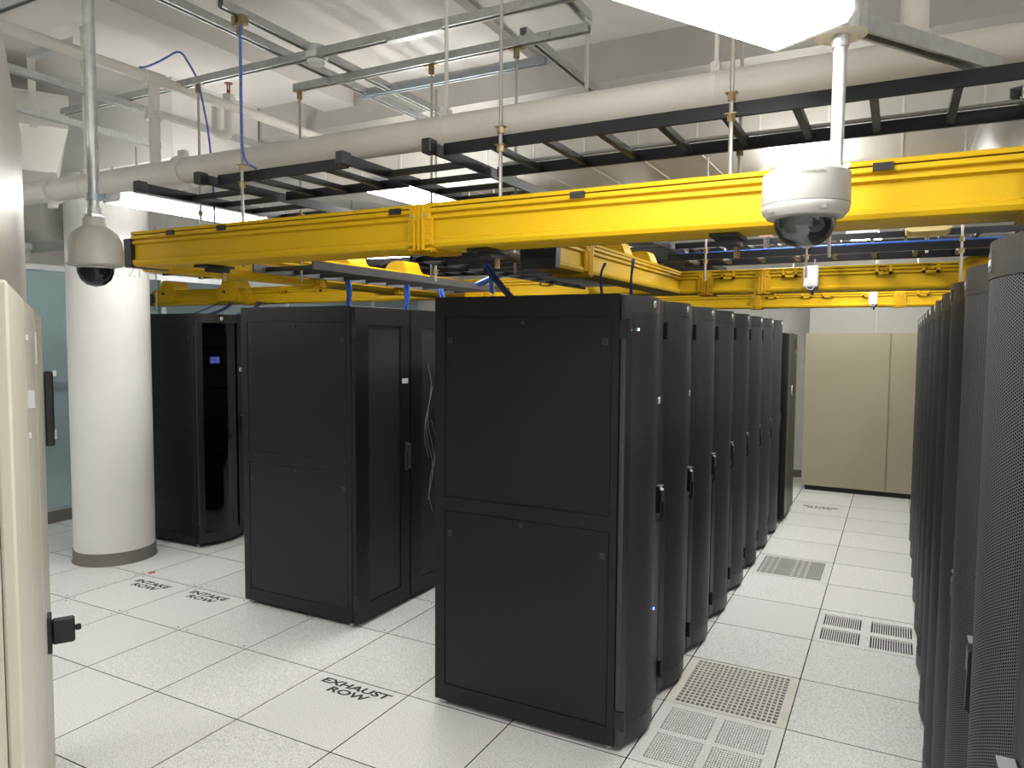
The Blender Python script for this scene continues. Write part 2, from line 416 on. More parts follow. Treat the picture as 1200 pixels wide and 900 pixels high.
# ---------------------------------------------------------------- server racks
def rack_body(t, hollow=False):
    """local: x 0 (rear) .. 1.0 (front frame), y 0..0.6, z up"""
    b = MB()
    if hollow:
        b.box(0, 0.004, .03, .985, .03, 2.115); b.box(0, .57, .03, .985, .596, 2.115)
        b.box(0, .03, .03, .05, .57, 2.115); b.box(.05, .03, .03, .985, .57, .09); b.box(.05, .03, 2.06, .985, .57, 2.115)
    else:
        b.box(0, 0.006, .03, .985, .594, 2.115)
    body = b.build('frame', m_black, t, bevel=.002)
    p = MB(); p.box(0.0, 0.0, .03, .06, .006, 2.115); p.box(.952, 0, .03, .985, .006, 2.115)
    p.box(.06, 0, 2.016, .952, .006, 2.115); p.box(.06, 0, 1.034, .952, .006, 1.103); p.box(.06, 0, .03, .952, .006, .118)
    p.build('side_frame', m_black, t, bevel=.001)
    for z0, z1 in ((1.107, 2.012), (.122, 1.030)):
        sp = MB().box(.064, .001, z0, .948, .006, z1).build('side_panel', m_blackp, t, bevel=.0015)
        MB().cyl((.50, .001, z1-.025), (.50, -.004, z1-.025), .010, 14).build('panel_lock', m_door, sp)
        for x in (.092, .918):
            MB().box(x-.013, -.0012, z1-.128, x+.013, .001, z1-.098).build('panel_latch', m_door, sp)
            MB().box(x-.005, -.002, z1-.121, x+.005, -.0012, z1-.105).build('latch_slot', m_void, sp)
    fe = MB()
    for x in (.04, .95):
        for y in (.04, .56): MB().cyl((x, y, 0), (x, y, .03), .017, 10).build('levelling_foot', m_galv, t)
    return body
# curved front door profile (y, x) outer surface
def door_profile():
    P = [(.006, .012), (.010, .022), (.050, .030)]
    for k in range(0, 17):
        q = k/16; P.append((.062+q*.39, .032+.052*(1-(2*q-1)**2)))
    P += [(.462, .028), (.555, .026), (.590, .022), (.594, .012)]
    return P
DP = door_profile()
def curved_door(t, smoked=False):
    X0 = .99
    mz0, mz1, z0, z1 = .12, 2.035, .035, 2.108
    d = MB()
    mesh_i = [k for k, (y, x) in enumerate(DP) if .060 <= y <= .4525]
    a, b = mesh_i[0], mesh_i[-1]
    back = [(y, 0.0) for y, x in reversed(DP)]
    fn = lambda tz, y, x: (X0+x, y, tz)
    bow = [(.594, 0), (.006, 0)]
    d.prism(DP+bow, fn, z0, mz0); d.prism(DP+bow, fn, mz1, z1)
    d.prism(DP[:a+1]+[(DP[a][0], 0), (.006, 0)], fn, mz0, mz1)
    d.prism(DP[b:]+[(.594, 0), (DP[b][0], 0)], fn, mz0, mz1)
    dr = d.build('door', m_plastic if smoked else m_door, t)
    MP = [(y, x-.002) for y, x in DP[a:b+1]]
    m = MB(); m.prism(MP+[(y, x-.006) for y, x in reversed(MP)], fn, mz0, mz1)
    m.build('door_glass' if smoked else 'door_mesh', m_smoke if smoked else m_mesh, dr, smooth=True)
    if not smoked:
        MB().box(X0, DP[a][0], mz0, X0+.004, DP[b][0], mz1).build('door_backing', m_void, dr)
    # hinges on the y=0 edge
    for z in (.16, 1.955):
        h = MB(); h.box(X0-.004, -.001, z-.042, X0+.036, .012, z+.042); h.cyl((X0+.036, .004, z-.045), (X0+.036, .004, z+.045), .008, 8)
        h.build('hinge', m_plastic, dr)
    # swing handle
    hd = MB(); y = .505; x = X0+.028
    hd.box(x-.006, y-.026, .985, x+.006, y+.024, 1.165)
    hd.prism([(0, 1.075), (.034, 1.085), (.034, 1.145), (.004, 1.168), (0, 1.168)], lambda tt, u, w: (x+u, tt, w), y-.027, y+.025)
    hd.box(x, y-.026, 1.03, x+.030, y-.012, 1.10)
    hd.prism([(.034, 1.09), (.020, 1.09), (.024, 1.0), (.006, .985), (.018, .978), (.036, .998)], lambda tt, u, w: (x+u, tt, w), y+.010, y+.024)
    hd.build('door_handle', m_plastic, dr, bevel=.0015)
    cap = MB().box(x+.004, y-.026, 1.166, x+.033, y+.024, 1.169); cap.build('handle_cap', m_handlecap, dr)
    yy = .235; xx = X0+.0815
    lb = MB(); lg = MB().lathe([(.017, -.003), (.017, .001), (.015, .004), (.010, .007), (0, .008)], (0, 0, 0), 18)
    lb.add([(xx+v[2], yy+v[1]-v[2]*.3, 2.074+v[0]) for v in lg.v], lg.f)
    lb.build('logo_badge', m_white, dr, smooth=True)
    MB().box(xx+.0055, yy-.012, 2.068, xx+.0085, yy-.006, 2.080).box(xx+.007, yy-.003, 2.067, xx+.0088, yy+.002, 2.070).build('logo_mark', m_printmid, dr)
    MB().box(X0+.026, .475, 1.585, X0+.029, .540, 1.618).build('label_sticker', m_label, dr)
    MB().box(X0+.0285, .482, 1.592, X0+.0296, .505, 1.610).build('label_print', m_printmid, dr)
    return dr
def flat_door(t):
    X0 = .99
    d = MB(); d.box(X0, .004, .03, X0+.03, .14, 2.105); d.box(X0, .49, .03, X0+.03, .596, 2.105)
    d.box(X0, .14, .03, X0+.03, .49, .14); d.box(X0, .14, 1.99, X0+.03, .49, 2.105)
    dr = d.build('door', m_black, t)
    MB().box(X0+.008, .14, .14, X0+.022, .49, 1.99).build('door_mesh', m_meshf, dr)
    for z in (.17, 1.95): MB().box(X0+.01, -.004, z-.045, X0+.040, .010, z+.045).build('hinge', m_plastic, dr)
    h = MB(); h.box(X0+.028, .535, .97, X0+.040, .572, 1.17); h.box(X0+.038, .538, 1.10, X0+.066, .570, 1.16); h.box(X0+.050, .545, .985, X0+.066, .563, 1.11)
    h.build('door_handle', mat('handle_grey', (.06, .06, .062), .4), dr, bevel=.002)
    MB().box(X0+.029, .505, 1.59, X0+.032, .575, 1.625).build('label_sticker', m_label, dr)
    return dr
ORD = ['first', 'second', 'third', 'fourth', 'fifth', 'sixth', 'seventh', 'eighth', 'ninth', 'tenth', 'eleventh']
PR = .606
# --- middle row: curved doors face the right aisle
rk = thing('server_rack', 'large black server rack in front centre, plain two-panel side facing the viewer', 'rack', (0, 0, 0), 'racks of the middle row')
rack_body(rk); dr1 = curved_door(rk)
rackA = rk
copies = []
for k in range(1, 8):
    c = copy_tree(rackA); c.location = (3.215, .004+PR*k, 0); copies.append(c)
    c['label'] = f'black curved-door rack, {ORD[k]} from the viewer in the middle row beside the aisle'
# --- right row: the same racks turned about
for k in range(11):
    c = copy_tree(rackA); c.rotation_euler = (0, 0, math.pi); c.location = (6.53, -1.70+PR*(k+1), 0)
    c['group'] = 'racks of the right row'
    c['label'] = (f'black mesh-door rack, {ORD[k]} from the viewer in the row at the right edge' if k < 10 else
                  'farthest curved-door rack of the right row, next to the dark flat cabinet')
rackA.location = (3.215, .004, 0)
# the nearest right-hand racks wear a rectangular grey badge in place of the round one
for c in [o for o in list(bpy.data.objects) if o.get('group') == 'racks of the right row' and o.location.y < 1.0]:
    for d in c.children:
        if d.name.startswith('door'):
            for q in list(d.children):
                if q.name.startswith('logo'): bpy.data.objects.remove(q)
            bd = MB().box(1.066, .245, 2.048, 1.0755, .295, 2.088).build('logo_badge', m_greybadge, None)
            bd.parent = d
            bq = MB().box(1.0755, .252, 2.060, 1.0765, .288, 2.072).build('logo_mark', m_printgrey, None); bq.parent = d
# extra LEDs on the near rack: its own parts
for (y, x, z, mm) in ((.10, .0505, 1.955, m_ledg), (.305, .0835, .60, m_ledb)):
    MB().box(.99+x, y-.005, z-.005, .99+x+.002, y+.005, z+.005).build('status_light', mm, dr1)

# --- second row: flat rear doors with narrow mesh panels
t = thing('server_rack', 'black rack left of the front one, two-panel side, flat mesh door with grey handle', 'rack', (0, 0, 0), 'racks of the second row')
rack_body(t); flat_door(t); rackB = t
cab = MB()
for k, (a, b) in enumerate(((.30, 1.72), (.24, 1.55), (.27, 1.40), (.22, 1.30))):
    pts = [(.985+.03+.004, .22+.05*math.sin(q*1.3+k*2)+.02*k, b-q*.14) for q in range(6)]
    cab.tube(pts, .0025, 5)
for k, lab in ((1, 'black rack with loose grey cables at its mesh door, half hidden behind the front rack'), (2, 'black rack third in the second row, hidden behind the front rack')):
    c = copy_tree(rackB); c.location = (1.205, .562+PR*k, 0); c['label'] = lab
    if k == 1: cab.build('loose_cables', m_greycable, [q for q in c.children if q.name.startswith('door')][0])
rackB.location = (1.205, .562, 0)
# --- third row: smoked door with equipment behind
t = thing('server_rack', 'black rack beside the round column with a smoked door and a small blue screen', 'rack', (0, 0, 0), 'racks of the third row')
rack_body(t, hollow=True); dC = curved_door(t, smoked=True)
lb = MB().lathe([(0, 0), (.034, 0), (.034, .004), (0, .004)], (0, 0, 0), 20)
MB().box(.90, .06, .12, .95, .54, .80).build('equipment_chassis', m_equip, t)
for z0, z1 in ((.84, .98), (1.0, 1.12), (1.14, 1.42), (1.44, 1.62), (1.76, 1.80), (1.82, 2.0)):
    MB().box(.91, .06, z0, .955, .54, z1).build('equipment_chassis', m_equip, t)
mo = MB().box(.90, .06, 1.63, .955, .54, 1.75).build('monitor_unit', m_equip, t)
MB().box(.955, .20, 1.665, .959, .30, 1.725).build('screen', m_screen, mo)
for y, z in ((.33, 1.615), (.19, 1.61), (.42, .93), (.28, .88), (.36, 1.06), (.47, 1.10)):
    MB().box(.956, y, z, .960, y+.012, z+.012).build('status_light', m_label, t)
rackC = t
c = copy_tree(t); c.location = (-1.215, 1.315+PR, 0); c['label'] = 'black smoked-door rack behind the one with the blue screen'
rackC.location = (-1.215, 1.315, 0)

# --- flat dark cabinets closing both aisle rows
def end_cabinet(label, x0, x1, y0, y1, h, door_x, sgn):
    t = thing('equipment_cabinet', label, 'cabinet', ((x0+x1)/2, (y0+y1)/2, 0))
    MB().box(x0, y0, .05, x1, y1, h).build('body', m_black, t, bevel=.003)
    MB().box(x0+.03, y0+.02, 0, x1-.03, y1-.02, .05).build('plinth', m_void, t)
    a, b = door_x, door_x+sgn*.035
    d = MB().box(a, y0+.28, .06, b, y1-.004, h-.01).build('door', m_blackp, t, bevel=.003)
    MB().box(a, y0+.004, .06, b, y0+.27, h-.01).build('door', m_plastic, t, bevel=.003)
    for k in range(5): MB().box(b, y1-.26, h-.16+k*.022, b+sgn*.002, y1-.08, h-.148+k*.022).build('vent_slot', m_void, d)
    MB().prism([(-.02, 0), (.02, 0), (.035, .05), (.02, .11), (-.02, .11), (-.035, .05)], lambda tt, u, w: (tt, y0+.36+u, 1.32+w), b, b+sgn*.006).build('lock_plate', m_alu, d)
    MB().prism([(-.010, .02), (.010, .02), (.010, .09), (-.010, .09)], lambda tt, u, w: (tt, y0+.36+u, 1.32+w), b+sgn*.006, b+sgn*.012).build('lock_slot', m_void, d)
    MB().box(b, y1-.10, h-.215, b+sgn*.002, y1-.07, h-.19).build('label_sticker', m_label, d)
end_cabinet('dark flat cabinet with a silver lock plate at the far end of the middle row', 3.30, 4.27, 4.90, 5.62, 1.99, 4.27, 1)
end_cabinet('dark flat cabinet at the far end of the right row beside the beige unit', 5.53, 6.45, 5.00, 5.70, 2.0, 5.53, -1)

# ---------------------------------------------------------------- cooling unit and far plenum
t = thing('cooling_unit', 'tall beige air conditioning cabinet closing the far end of the aisle', 'air conditioner', (5.3, 7.2, 0))
MB().box(4.27, 6.88, .06, 6.6, 7.65, 2.01).build('body', m_beige2, t)
MB().box(4.30, 6.90, 0, 6.57, 7.6, .06).build('plinth', m_void, t)
d1 = MB().box(4.262, 6.855, .065, 5.222, 6.88, 2.008).build('door', m_beige2, t, bevel=.004)
d2 = MB().box(5.234, 6.855, .065, 6.2, 6.88, 2.008).build('door', m_beige2, t, bevel=.004)
for z in (.25, 1.78): MB().cyl((5.19, 6.855, z), (5.19, 6.848, z), .010, 10).build('door_lock', m_metal, d1)
t = thing('plenum', 'grey green sheet metal plenum standing on the beige cooling unit', 'plenum', (5.3, 7.3, 2.01))
MB().box(4.29, 7.0, 2.011, 6.55, 7.62, 3.0).build('plenum_box', m_plenfar, t)
for x in (5.05, 5.8): MB().box(x, 6.996, 2.02, x+.012, 7.0, 3.0).build('plenum_seam', m_plen, t)

# ---------------------------------------------------------------- beige cabinet at the left edge (stands turned to the rows)
CE = Vector((1.971, -1.226, 0)); CDv = Vector((.863, -.505, 0)).normalized(); CN = Vector((CDv.y, -CDv.x, 0))   # CN points into the cabinet
def cpt(s, n, z): q = CE+CDv*s+CN*n; return (q.x, q.y, z)
def cab_box(s0, s1, n0, n1, z0, z1, name, m, parent, bevel=0):
    b = MB(); P = [(s0, n0), (s1, n0), (s1, n1), (s0, n1)]
    b.prism(P, lambda tt, u, w: cpt(u, w, tt), z0, z1)
    return b.build(name, m, parent, bevel=bevel)
t = thing('electrical_cabinet', 'large beige cabinet at the left picture edge with black handle and latch', 'cabinet', tuple(CE))
cab_box(0, 2.5, .022, .85, 0, 1.995, 'body', m_beige, t)
da = cab_box(.0, 1.14, 0, .021, .02, 1.992, 'side_post', m_beige, t, .004)
db = cab_box(1.148, 1.94, .001, .021, .02, 1.992, 'door', m_beige, t, .004)
dc = cab_box(1.948, 2.5, .001, .021, .02, 1.992, 'door', m_beige, t, .004)
cab_box(1.04, 1.10, -.003, .0, 1.82, 1.92, 'door_stay', m_alu, da)
h = cab_box(.03, .10, -.038, -.004, 1.43, 1.755, 'door_handle', m_plastic, t, .006)
cab_box(.04, .09, -.05, -.036, 1.735, 1.757, 'handle_button', m_alu, h)
cab_box(.035, .095, -.045, -.036, 1.46, 1.50, 'handle_lock', m_metal, h)
l = cab_box(.72, .80, -.014, 0.001, .775, .905, 'latch', m_plastic, t, .003)
cab_box(.735, .785, -.085, -.014, .80, .885, 'latch_body', m_plastic, l, .006)
cab_box(.75, .77, -.105, -.085, .835, .855, 'latch_pin', m_plastic, l, .004)
cab_box(1.80, 1.84, -.012, .001, 1.745, 1.785, 'quarter_turn_screw', m_alu, db)
for z in (1.68, 1.90): cab_box(1.86, 1.87, -.004, .001, z, z+.012, 'quarter_turn_screw', m_alu, db)
t = thing('air_plenum', 'grey sheet metal plenum on top of the beige cabinet at the left edge', 'plenum', tuple(CE+Vector((0, 0, 2.0))))
b = MB(); b.prism([(.02, .050), (2.5, .050), (2.5, .8), (.02, .8)], lambda tt, u, w: cpt(u, w, tt), 1.996, 2.765)
b.build('plenum_box', m_plen, t, bevel=.006)
b = MB(); b.prism([(.0, .040), (2.5, .040), (2.5, .06), (.0, .06)], lambda tt, u, w: cpt(u, w, tt), 1.996, 2.03).build('plenum_flange', m_plen, t)

# ---------------------------------------------------------------- yellow fibre troughs
def half_prof(w):
    L = [(w/2, 0), (.022, 0), (.006, .005), (0, .018), (0, .030), (.015, .036), (.015, .103), (.001, .110), (.001, .121), (.011, .124), (.011, .128), (0, .131), (-.003, .134), (-.003, .147), (.006, .149)]
    return L
def full_prof(w, Z):
    L = half_prof(w); R = [(w-u, z) for u, z in reversed(L[1:])]
    return [(u, Z+z) for u, z in L[1:]]+[(u, Z+z) for u, z in R]
def lid_prof(w, Z):
    L = [(.006, .151), (-.005, .152), (-.006, .163), (.002, .167)]
    return [(u, Z+z) for u, z in L]+[(w-u, Z+z) for u, z in reversed(L)]
ZT = 2.248
def trough(name, label, axis, s0, s1, c, w, joints=(), clips=(), caps=(), latches=(), Z=ZT, grp='yellow fibre cable troughs'):
    """axis x: c = front (low y) edge; axis y: c = right (high x) edge"""
    fn = (lambda tt, u, z: (tt, c+u, z)) if axis == 'x' else (lambda tt, u, z: (c-u, tt, z))
    base = fn((s0+s1)/2, w/2, Z)
    t = thing(name, label, 'cable trough', base, grp)
    MB().prism(full_prof(w, Z), fn, s0, s1).build('channel', m_yel, t)
    MB().prism(lid_prof(w, Z), fn, s0, s1).build('lid', m_yel, t)
    MB().prism([(.008, Z+.1488), (w-.008, Z+.1488), (w-.008, Z+.1512), (.008, Z+.1512)], fn, s0+.002, s1-.002).build('lid_gap_strip', m_print, t)  # black strip drawn in for the shaded gap below the lid
    def bx(b, a0, a1, u0, u1, z0, z1):
        p, q = fn(a0, u0, z0), fn(a1, u1, z1); b.box(*p, *q)
    for s in joints:
        b = MB()
        bx(b, s-.055, s+.055, -.008, .004, Z+.012, Z+.112); bx(b, s-.045, s+.045, -.012, .004, Z+.108, Z+.152)
        bx(b, s-.055, s+.055, -.004, w+.004, Z-.008, Z+.001); bx(b, s-.055, s+.055, w-.004, w+.008, Z+.012, Z+.145)
        for q in (-.022, .0, .018): bx(b, s+q-.004, s+q+.004, -.018, -.006, Z-.006, Z+.160)
        for q in (.03, .055, .08, .105): bx(b, s-.052, s+.052, -.0115, -.006, Z+q, Z+q+.004)
        for q in range(6): bx(b, s-.05+q*.019, s-.045+q*.019, 0, w*.9, Z-.013, Z-.006)
        cp = b.build('coupler', m_yel2, t)
        for q in (-.035, .03):
            p0, p1 = fn(s+q, -.012, Z+.120), fn(s+q, -.017, Z+.120); MB().cyl(p0, p1, .006, 8).build('coupler_screw', m_metal, cp)
    for s in clips:
        b = MB(); bx(b, s-.026, s+.026, -.011, .004, Z+.134, Z+.156); b.build('lid_clip', m_plastic, t)
    for s in latches:
        b = MB(); bx(b, s-.05, s-.03, -.010, .004, Z+.10, Z+.155); bx(b, s+.03, s+.05, -.010, .004, Z+.10, Z+.155)
        bx(b, s-.05, s+.05, -.010, .004, Z+.10, Z+.118); bx(b, s-.02, s+.02, -.012, .004, Z+.125, Z+.135); b.build('lid_latch', m_yel2, t)
    for s, d in caps:
        P = [(u*1.0, z) for u, z in [(-.004, Z-.004), (w+.004, Z-.004), (w+.008, Z+.135), (-.008, Z+.135)]]
        MB().prism(P, fn, s-d*.002, s+d*.055).build('end_cap', m_plastic, t, bevel=.004)
    return t
MW = .2
main_t = trough('fibre_trough', 'long yellow fibre trough crossing the whole picture in front of the racks', 'x', 1.99, 6.6, -.80, MW,
       joints=(3.69, 5.63), clips=(2.62, 3.575, 4.33, 5.245, 2.0+.28), caps=((1.99, -1),))
tr_L = trough('fibre_trough', 'yellow fibre trough running away over the second rack row, seen from below', 'y', -.59, 4.9, 1.955, .19, joints=(.55, 1.4), latches=())
tr_A = trough('fibre_trough', 'short yellow fibre trough with black end cap running back over the front rack', 'y', .10, 2.298, 3.86, .18, joints=(.47,), caps=((.10, -1),), clips=())
tr_aisle = trough('fibre_trough', 'yellow fibre trough crossing the aisle, nearer of the two beyond the white sensor box', 'x', 3.675, 5.72, 2.30, .18, joints=(4.04, 4.44), latches=(4.2, 4.62, 5.2, 5.47))
tr_left = trough('fibre_trough', 'yellow fibre trough above the smoked-door rack at the left with two curved spouts', 'x', -2.06, 1.74, 2.26, .19, joints=(-.58,), latches=(-.1, .35, .8), caps=((-2.06, -1),))
trough('fibre_trough', 'yellow fibre trough behind the blue cables between second and front rows', 'x', 1.98, 3.66, 2.30, .18, joints=(2.2,), latches=(2.75,))
trough('fibre_trough', 'farthest yellow fibre trough crossing above the end of the aisle', 'x', 2.0, 5.75, 5.0, .17, joints=(3.95, 5.3), latches=(4.1, 4.45, 4.65, 5.02, 5.5), Z=2.25)
def spout(t, x, y0, w, Z, flip=1):
    """curved waterfall exit, a part of its trough: rises from the rim, arches over and drops"""
    P = [(0, .03), (0, .165), (.02, .172), (.045, .195), (.06, .235), (.075, .262), (.12, .266)]
    for k in range(8):
        a = math.pi/2*(1-k/7); P.append((.15+.115*math.cos(a), .15+.115*math.sin(a)))
    P += [(.265, .04), (.235, .04), (.235, .03)]
    fn = lambda tt, u, z: (x+flip*u, tt, Z+z)
    sp = MB().prism(P, fn, y0, y0+w).build('spout', m_yel, t)
    R = [(.10+.06*math.cos(a*math.pi/8), .12+.06*math.sin(a*math.pi/8)) for a in range(9)]
    R2 = [(.10+.045*math.cos(a*math.pi/8), .12+.045*math.sin(a*math.pi/8)) for a in range(8, -1, -1)]
    MB().prism(R+R2, fn, y0-.006, y0).build('spout_rim', m_yel2, sp)
    MB().cyl(fn(y0-.02, .10, .125), fn(y0, .10, .125), .012, 10).build('spout_knob', m_plastic, sp)
spout(tr_left, -1.93, 2.225, .20, ZT); spout(tr_left, -.98, 2.225, .20, ZT)
spout(tr_aisle, 5.62, 2.27, .22, ZT)
for y in (.90, 1.58): spout(tr_L, 1.935, y, .2, ZT, -1)
for y in (1.22, 1.76): spout(tr_A, 3.84, y, .15, ZT, -1)

# ---------------------------------------------------------------- black ladder racks
def ladder(label, axis, s0, s1, c0, c1, z, h=.046, sp=.229, caps=(), m=None, grp='black cable ladders', off=.1):
    m = m or m_blackladder
    fn = (lambda a, c, zz: (a, c, zz)) if axis == 'x' else (lambda a, c, zz: (c, a, zz))
    t = thing('cable_ladder', label, 'cable ladder', fn((s0+s1)/2, (c0+c1)/2, z), grp)
    for c in (c0, c1):
        MB().box(*fn(s0, c-.008, z), *fn(s1, c+.008, z+h)).build('rail', m, t)
    s = s0+off; r0_ = None
    while s < s1-.02:
        if r0_ is None:
            r0_ = MB().box(*fn(s-.0125, c0+.008, z+.008), *fn(s+.0125, c1-.008, z+.034)).build('rung', m_rung, t); x0_ = s
        else:
            q = r0_.copy(); COL.objects.link(q); q.parent = t; q.location = fn(s-x0_, 0, 0)
        s += sp
    for s, c in caps:
        MB().box(*fn(s-.045, c-.022, z-.006), *fn(s+.012, c+.022, z+h+.006)).build('end_cap', m_plastic, t, bevel=.004)
    return t
m_rung = mat('rung_black', (.018, .017, .015), .4)
ZU = 2.662
ladder('upper black cable ladder along the yellow trough, from second post to the right edge', 'x', 3.62, 7.3, -.53, -.075, ZU, off=.21)
ladder('upper black cable ladder piece between the two ladders running away', 'x', 2.29, 3.11, -.53, -.075, ZU, off=.2)
ladder('upper black cable ladder running away over the second rack row, leftmost', 'y', -.58, 5.2, 1.78, 2.24, ZU, caps=((-.58, 1.78), (-.58, 2.24)), off=.3)
ladder('upper black cable ladder running away over the front rack row', 'y', -.58, 5.2, 3.14, 3.59, ZU, caps=((-.58, 3.14), (-.58, 3.59)), off=.3)
ladder('lower black cable ladder just behind the long yellow trough', 'x', 2.45, 7.3, -.52, -.075, 2.322, off=.17)
ladder('lower grey cable ladder running away between second and front rack rows', 'y', -.04, 2.25, 1.985, 2.44, 2.285, m=m_greyladder, caps=())
ladder('lower black cable ladder running away over the left side of the front rack row', 'y', -.04, 2.28, 3.10, 3.55, 2.30)
ladder('black cable ladder crossing the aisle with blue cables on top', 'x', 3.9, 7.2, 1.80, 2.25, 2.44)
ladder('upper black cable ladder crossing the far part of the aisle', 'x', 3.62, 7.2, 3.0, 3.45, 2.67)
ladder('lower black cable ladder running away over the right rack row', 'y', -.04, 5.4, 5.95, 6.4, 2.30)
ladder('upper black cable ladder crossing behind the second rack row', 'x', -1.6, 3.1, 2.05, 2.5, 2.55, h=.05)
ladder('black cable ladder crossing above the smoked-door racks in the distance', 'x', -1.6, 3.1, 3.4, 3.85, 2.60, h=.05)

# ---------------------------------------------------------------- threaded hanger rods
def rod(label, x, y, zb, zt, nuts=(2.64, 2.722), r=.0075, clamp=True, m=None):
    t = thing('hanger_rod', label, 'rod', (x, y, zb), 'threaded hanger rods')
    MB().cyl((x, y, zb), (x, y, zt), r, 8).build('rod', m or m_rod, t)
    for z in nuts:
        MB().cyl((x, y, z-.012), (x, y, z+.012), r*2.0, 6).build('nut', m_brass, t)
        MB().box(x-.020, y-.016, z+.012, x+.020, y+.016, z+.015).build('washer_plate', m_brass, t)
    if clamp:
        b = MB(); b.cyl((x, y, zt-.06), (x, y, zt-.01), r*2.2, 8); b.build('socket', m_brass, t)
        b = MB(); b.box(x-.035, y-.02, zt-.012, x-.012, y+.02, zt+.03).box(x+.012, y-.02, zt-.012, x+.035, y+.02, zt+.03).box(x-.04, y-.016, zt-.014, x+.04, y+.016, zt-.004)
        b.build('beam_clamp', m_brass, t)
    return t
ZS = 3.40   # underside of the struts
rod('hanger rod left of the smoke detector, with a blue cable tied along it', 2.478, -.555, 2.25, ZS)
rod('tall hanger rod left of centre, in front of the pipe, reaching past the top edge', 3.897, -.555, 2.24, HC, clamp=False, nuts=(2.652, 2.722, 2.31))
rod('tall hanger rod just left of the right-hand dome camera pole', 4.778, -.555, 2.24, HC, clamp=False, nuts=(2.652, 2.722, 2.30))
rod('far left hanger rod behind the tied blue cable', 1.60, -.08, 2.25, ZS)
rod('hanger rod under the short strut behind the smoke detector', 2.06, .27, 2.25, ZS)
rod('hanger rod under the long strut, left of the white pipe hanger', 3.0, .29, 2.25, ZS)
rod('hanger rod under the long strut, right of centre', 3.522, .29, 2.25, ZS)
rod('hanger rod behind the upper ladder, right of the tall one', 4.71, -.04, 2.25, 3.6, clamp=False, nuts=(2.66, 2.70, 2.30))
rod('thin hanger rod by the right lamp end', 5.0, .62, 2.30, 3.55, clamp=False, nuts=())
rod('hanger rod near the sensor boxes over the aisle', 4.78, 1.775, 2.3, 3.1, clamp=False, nuts=(2.425, 2.49))
rod('hanger rod by the right end of the aisle trough', 5.60, 1.775, 2.25, 3.1, clamp=False, nuts=(2.425, 2.49))
rod('short pale hanger rod left of the aisle trough ladder', 4.16, 1.775, 2.3, 3.1, clamp=False, nuts=(2.425, 2.49))
rod('hanger rod at the end of the lower grey ladder', 2.46, 1.95, 2.24, 3.1, clamp=False, nuts=(2.28, 2.34))
rod('hanger rod in the middle of the lower ladders', 2.62, .9, 2.28, 3.5, clamp=False, nuts=(2.34, 2.40))
rod('hanger rod of the spouted trough near the column', -1.92, 2.2, 2.2, 3.1, clamp=False, nuts=(2.4,))

rod('hanger rod of the farthest trough, left one', 4.30, 5.09, 2.40, HC, clamp=False, nuts=())
rod('hanger rod of the farthest trough, right one', 5.45, 5.09, 2.40, HC, clamp=False, nuts=())

# ---------------------------------------------------------------- struts under the ceiling
def strut(label, axis, s0, s1, c, z0=3.42, m=None, w=.041, h=.041, ang=None, org=None):
    P = [(0, 0), (0, h), (w, h), (w, 0), (w-.010, 0), (w-.010, .007), (w-.004, .007), (w-.004, h-.004), (.004, h-.004), (.004, .007), (.010, .007), (.010, 0)]
    if ang is not None:
        d = Vector(ang).normalized(); nn = Vector((d.y, -d.x, 0))
        fn = lambda tt, u, z: tuple(Vector(org)+d*tt+nn*(u-w/2)+Vector((0, 0, z)))
    elif axis == 'x': fn = lambda tt, u, z: (tt, c-w/2+u, z0+z)
    else: fn = lambda tt, u, z: (c-w/2+u, tt, z0+z)
    t = thing('ceiling_strut', label, 'strut', fn((s0+s1)/2, w/2, 0), 'galvanised channel struts')
    MB().prism(P, fn, s0, s1).build('channel', m or m_galv, t)
    return t
strut('galvanised strut running back from the top edge, right one of the pair', 'y', -.66, 1.33, 2.47, 3.43)
strut('galvanised strut running back from the top edge, left one of the pair', 'y', -2.2, 1.33, 2.29, 3.43)
strut('long galvanised strut crossing the picture above the smoke detector', 'x', .28, 5.2, -.085, 3.388)
strut('galvanised strut with square cut ends behind the smoke detector, handwritten six on it', 'x', 2.03, 3.93, .265, 3.388)
strut('short bluish strut above the white pipe hanger', 'x', 2.24, 3.53, .62, 3.42, m_galvb)
strut('galvanised strut running back under the beam right of the bluish strut', 'y', .25, 1.36, 3.58, 3.43)
strut('galvanised strut from the top left corner to the camera pole', 'x', .2, 3.0, -1.09, 3.44)
strut('galvanised strut beside the white sprinkler pipe', 'y', -1.4, 1.33, .97, 3.34)
strut('galvanised strut farther left behind the sprinkler pipe', 'y', -1.6, 1.33, .40, 3.30)
strut('galvanised strut crossing low near the beam at left', 'x', .56, 2.6, 1.22, 3.30)
strut('short galvanised piece at the top edge right of centre', 'y', -.55, .25, 3.93, 3.43)
strut('galvanised strut leading away from the right lamp to the upper ladder', None, -.02, .62, 0, ang=(.57, .82, 0), org=(5.176, -.924, 2.722), w=.045, h=.045)
strut('galvanised strut end showing beneath the upper ladder at the right edge', None, 0, .5, 0, ang=(.57, .82, 0), org=(5.62, -.10, 2.722), w=.045, h=.045)
text_mesh('6', .03, 'handwriting', m_printmid, [o for o in bpy.data.objects if o.get('label', '').startswith('galvanised strut with square')][0], (1,0,0), (0,0,1), (0,-1,0), (3.73, .2438, 3.398), 1, 0, .2, .0002)
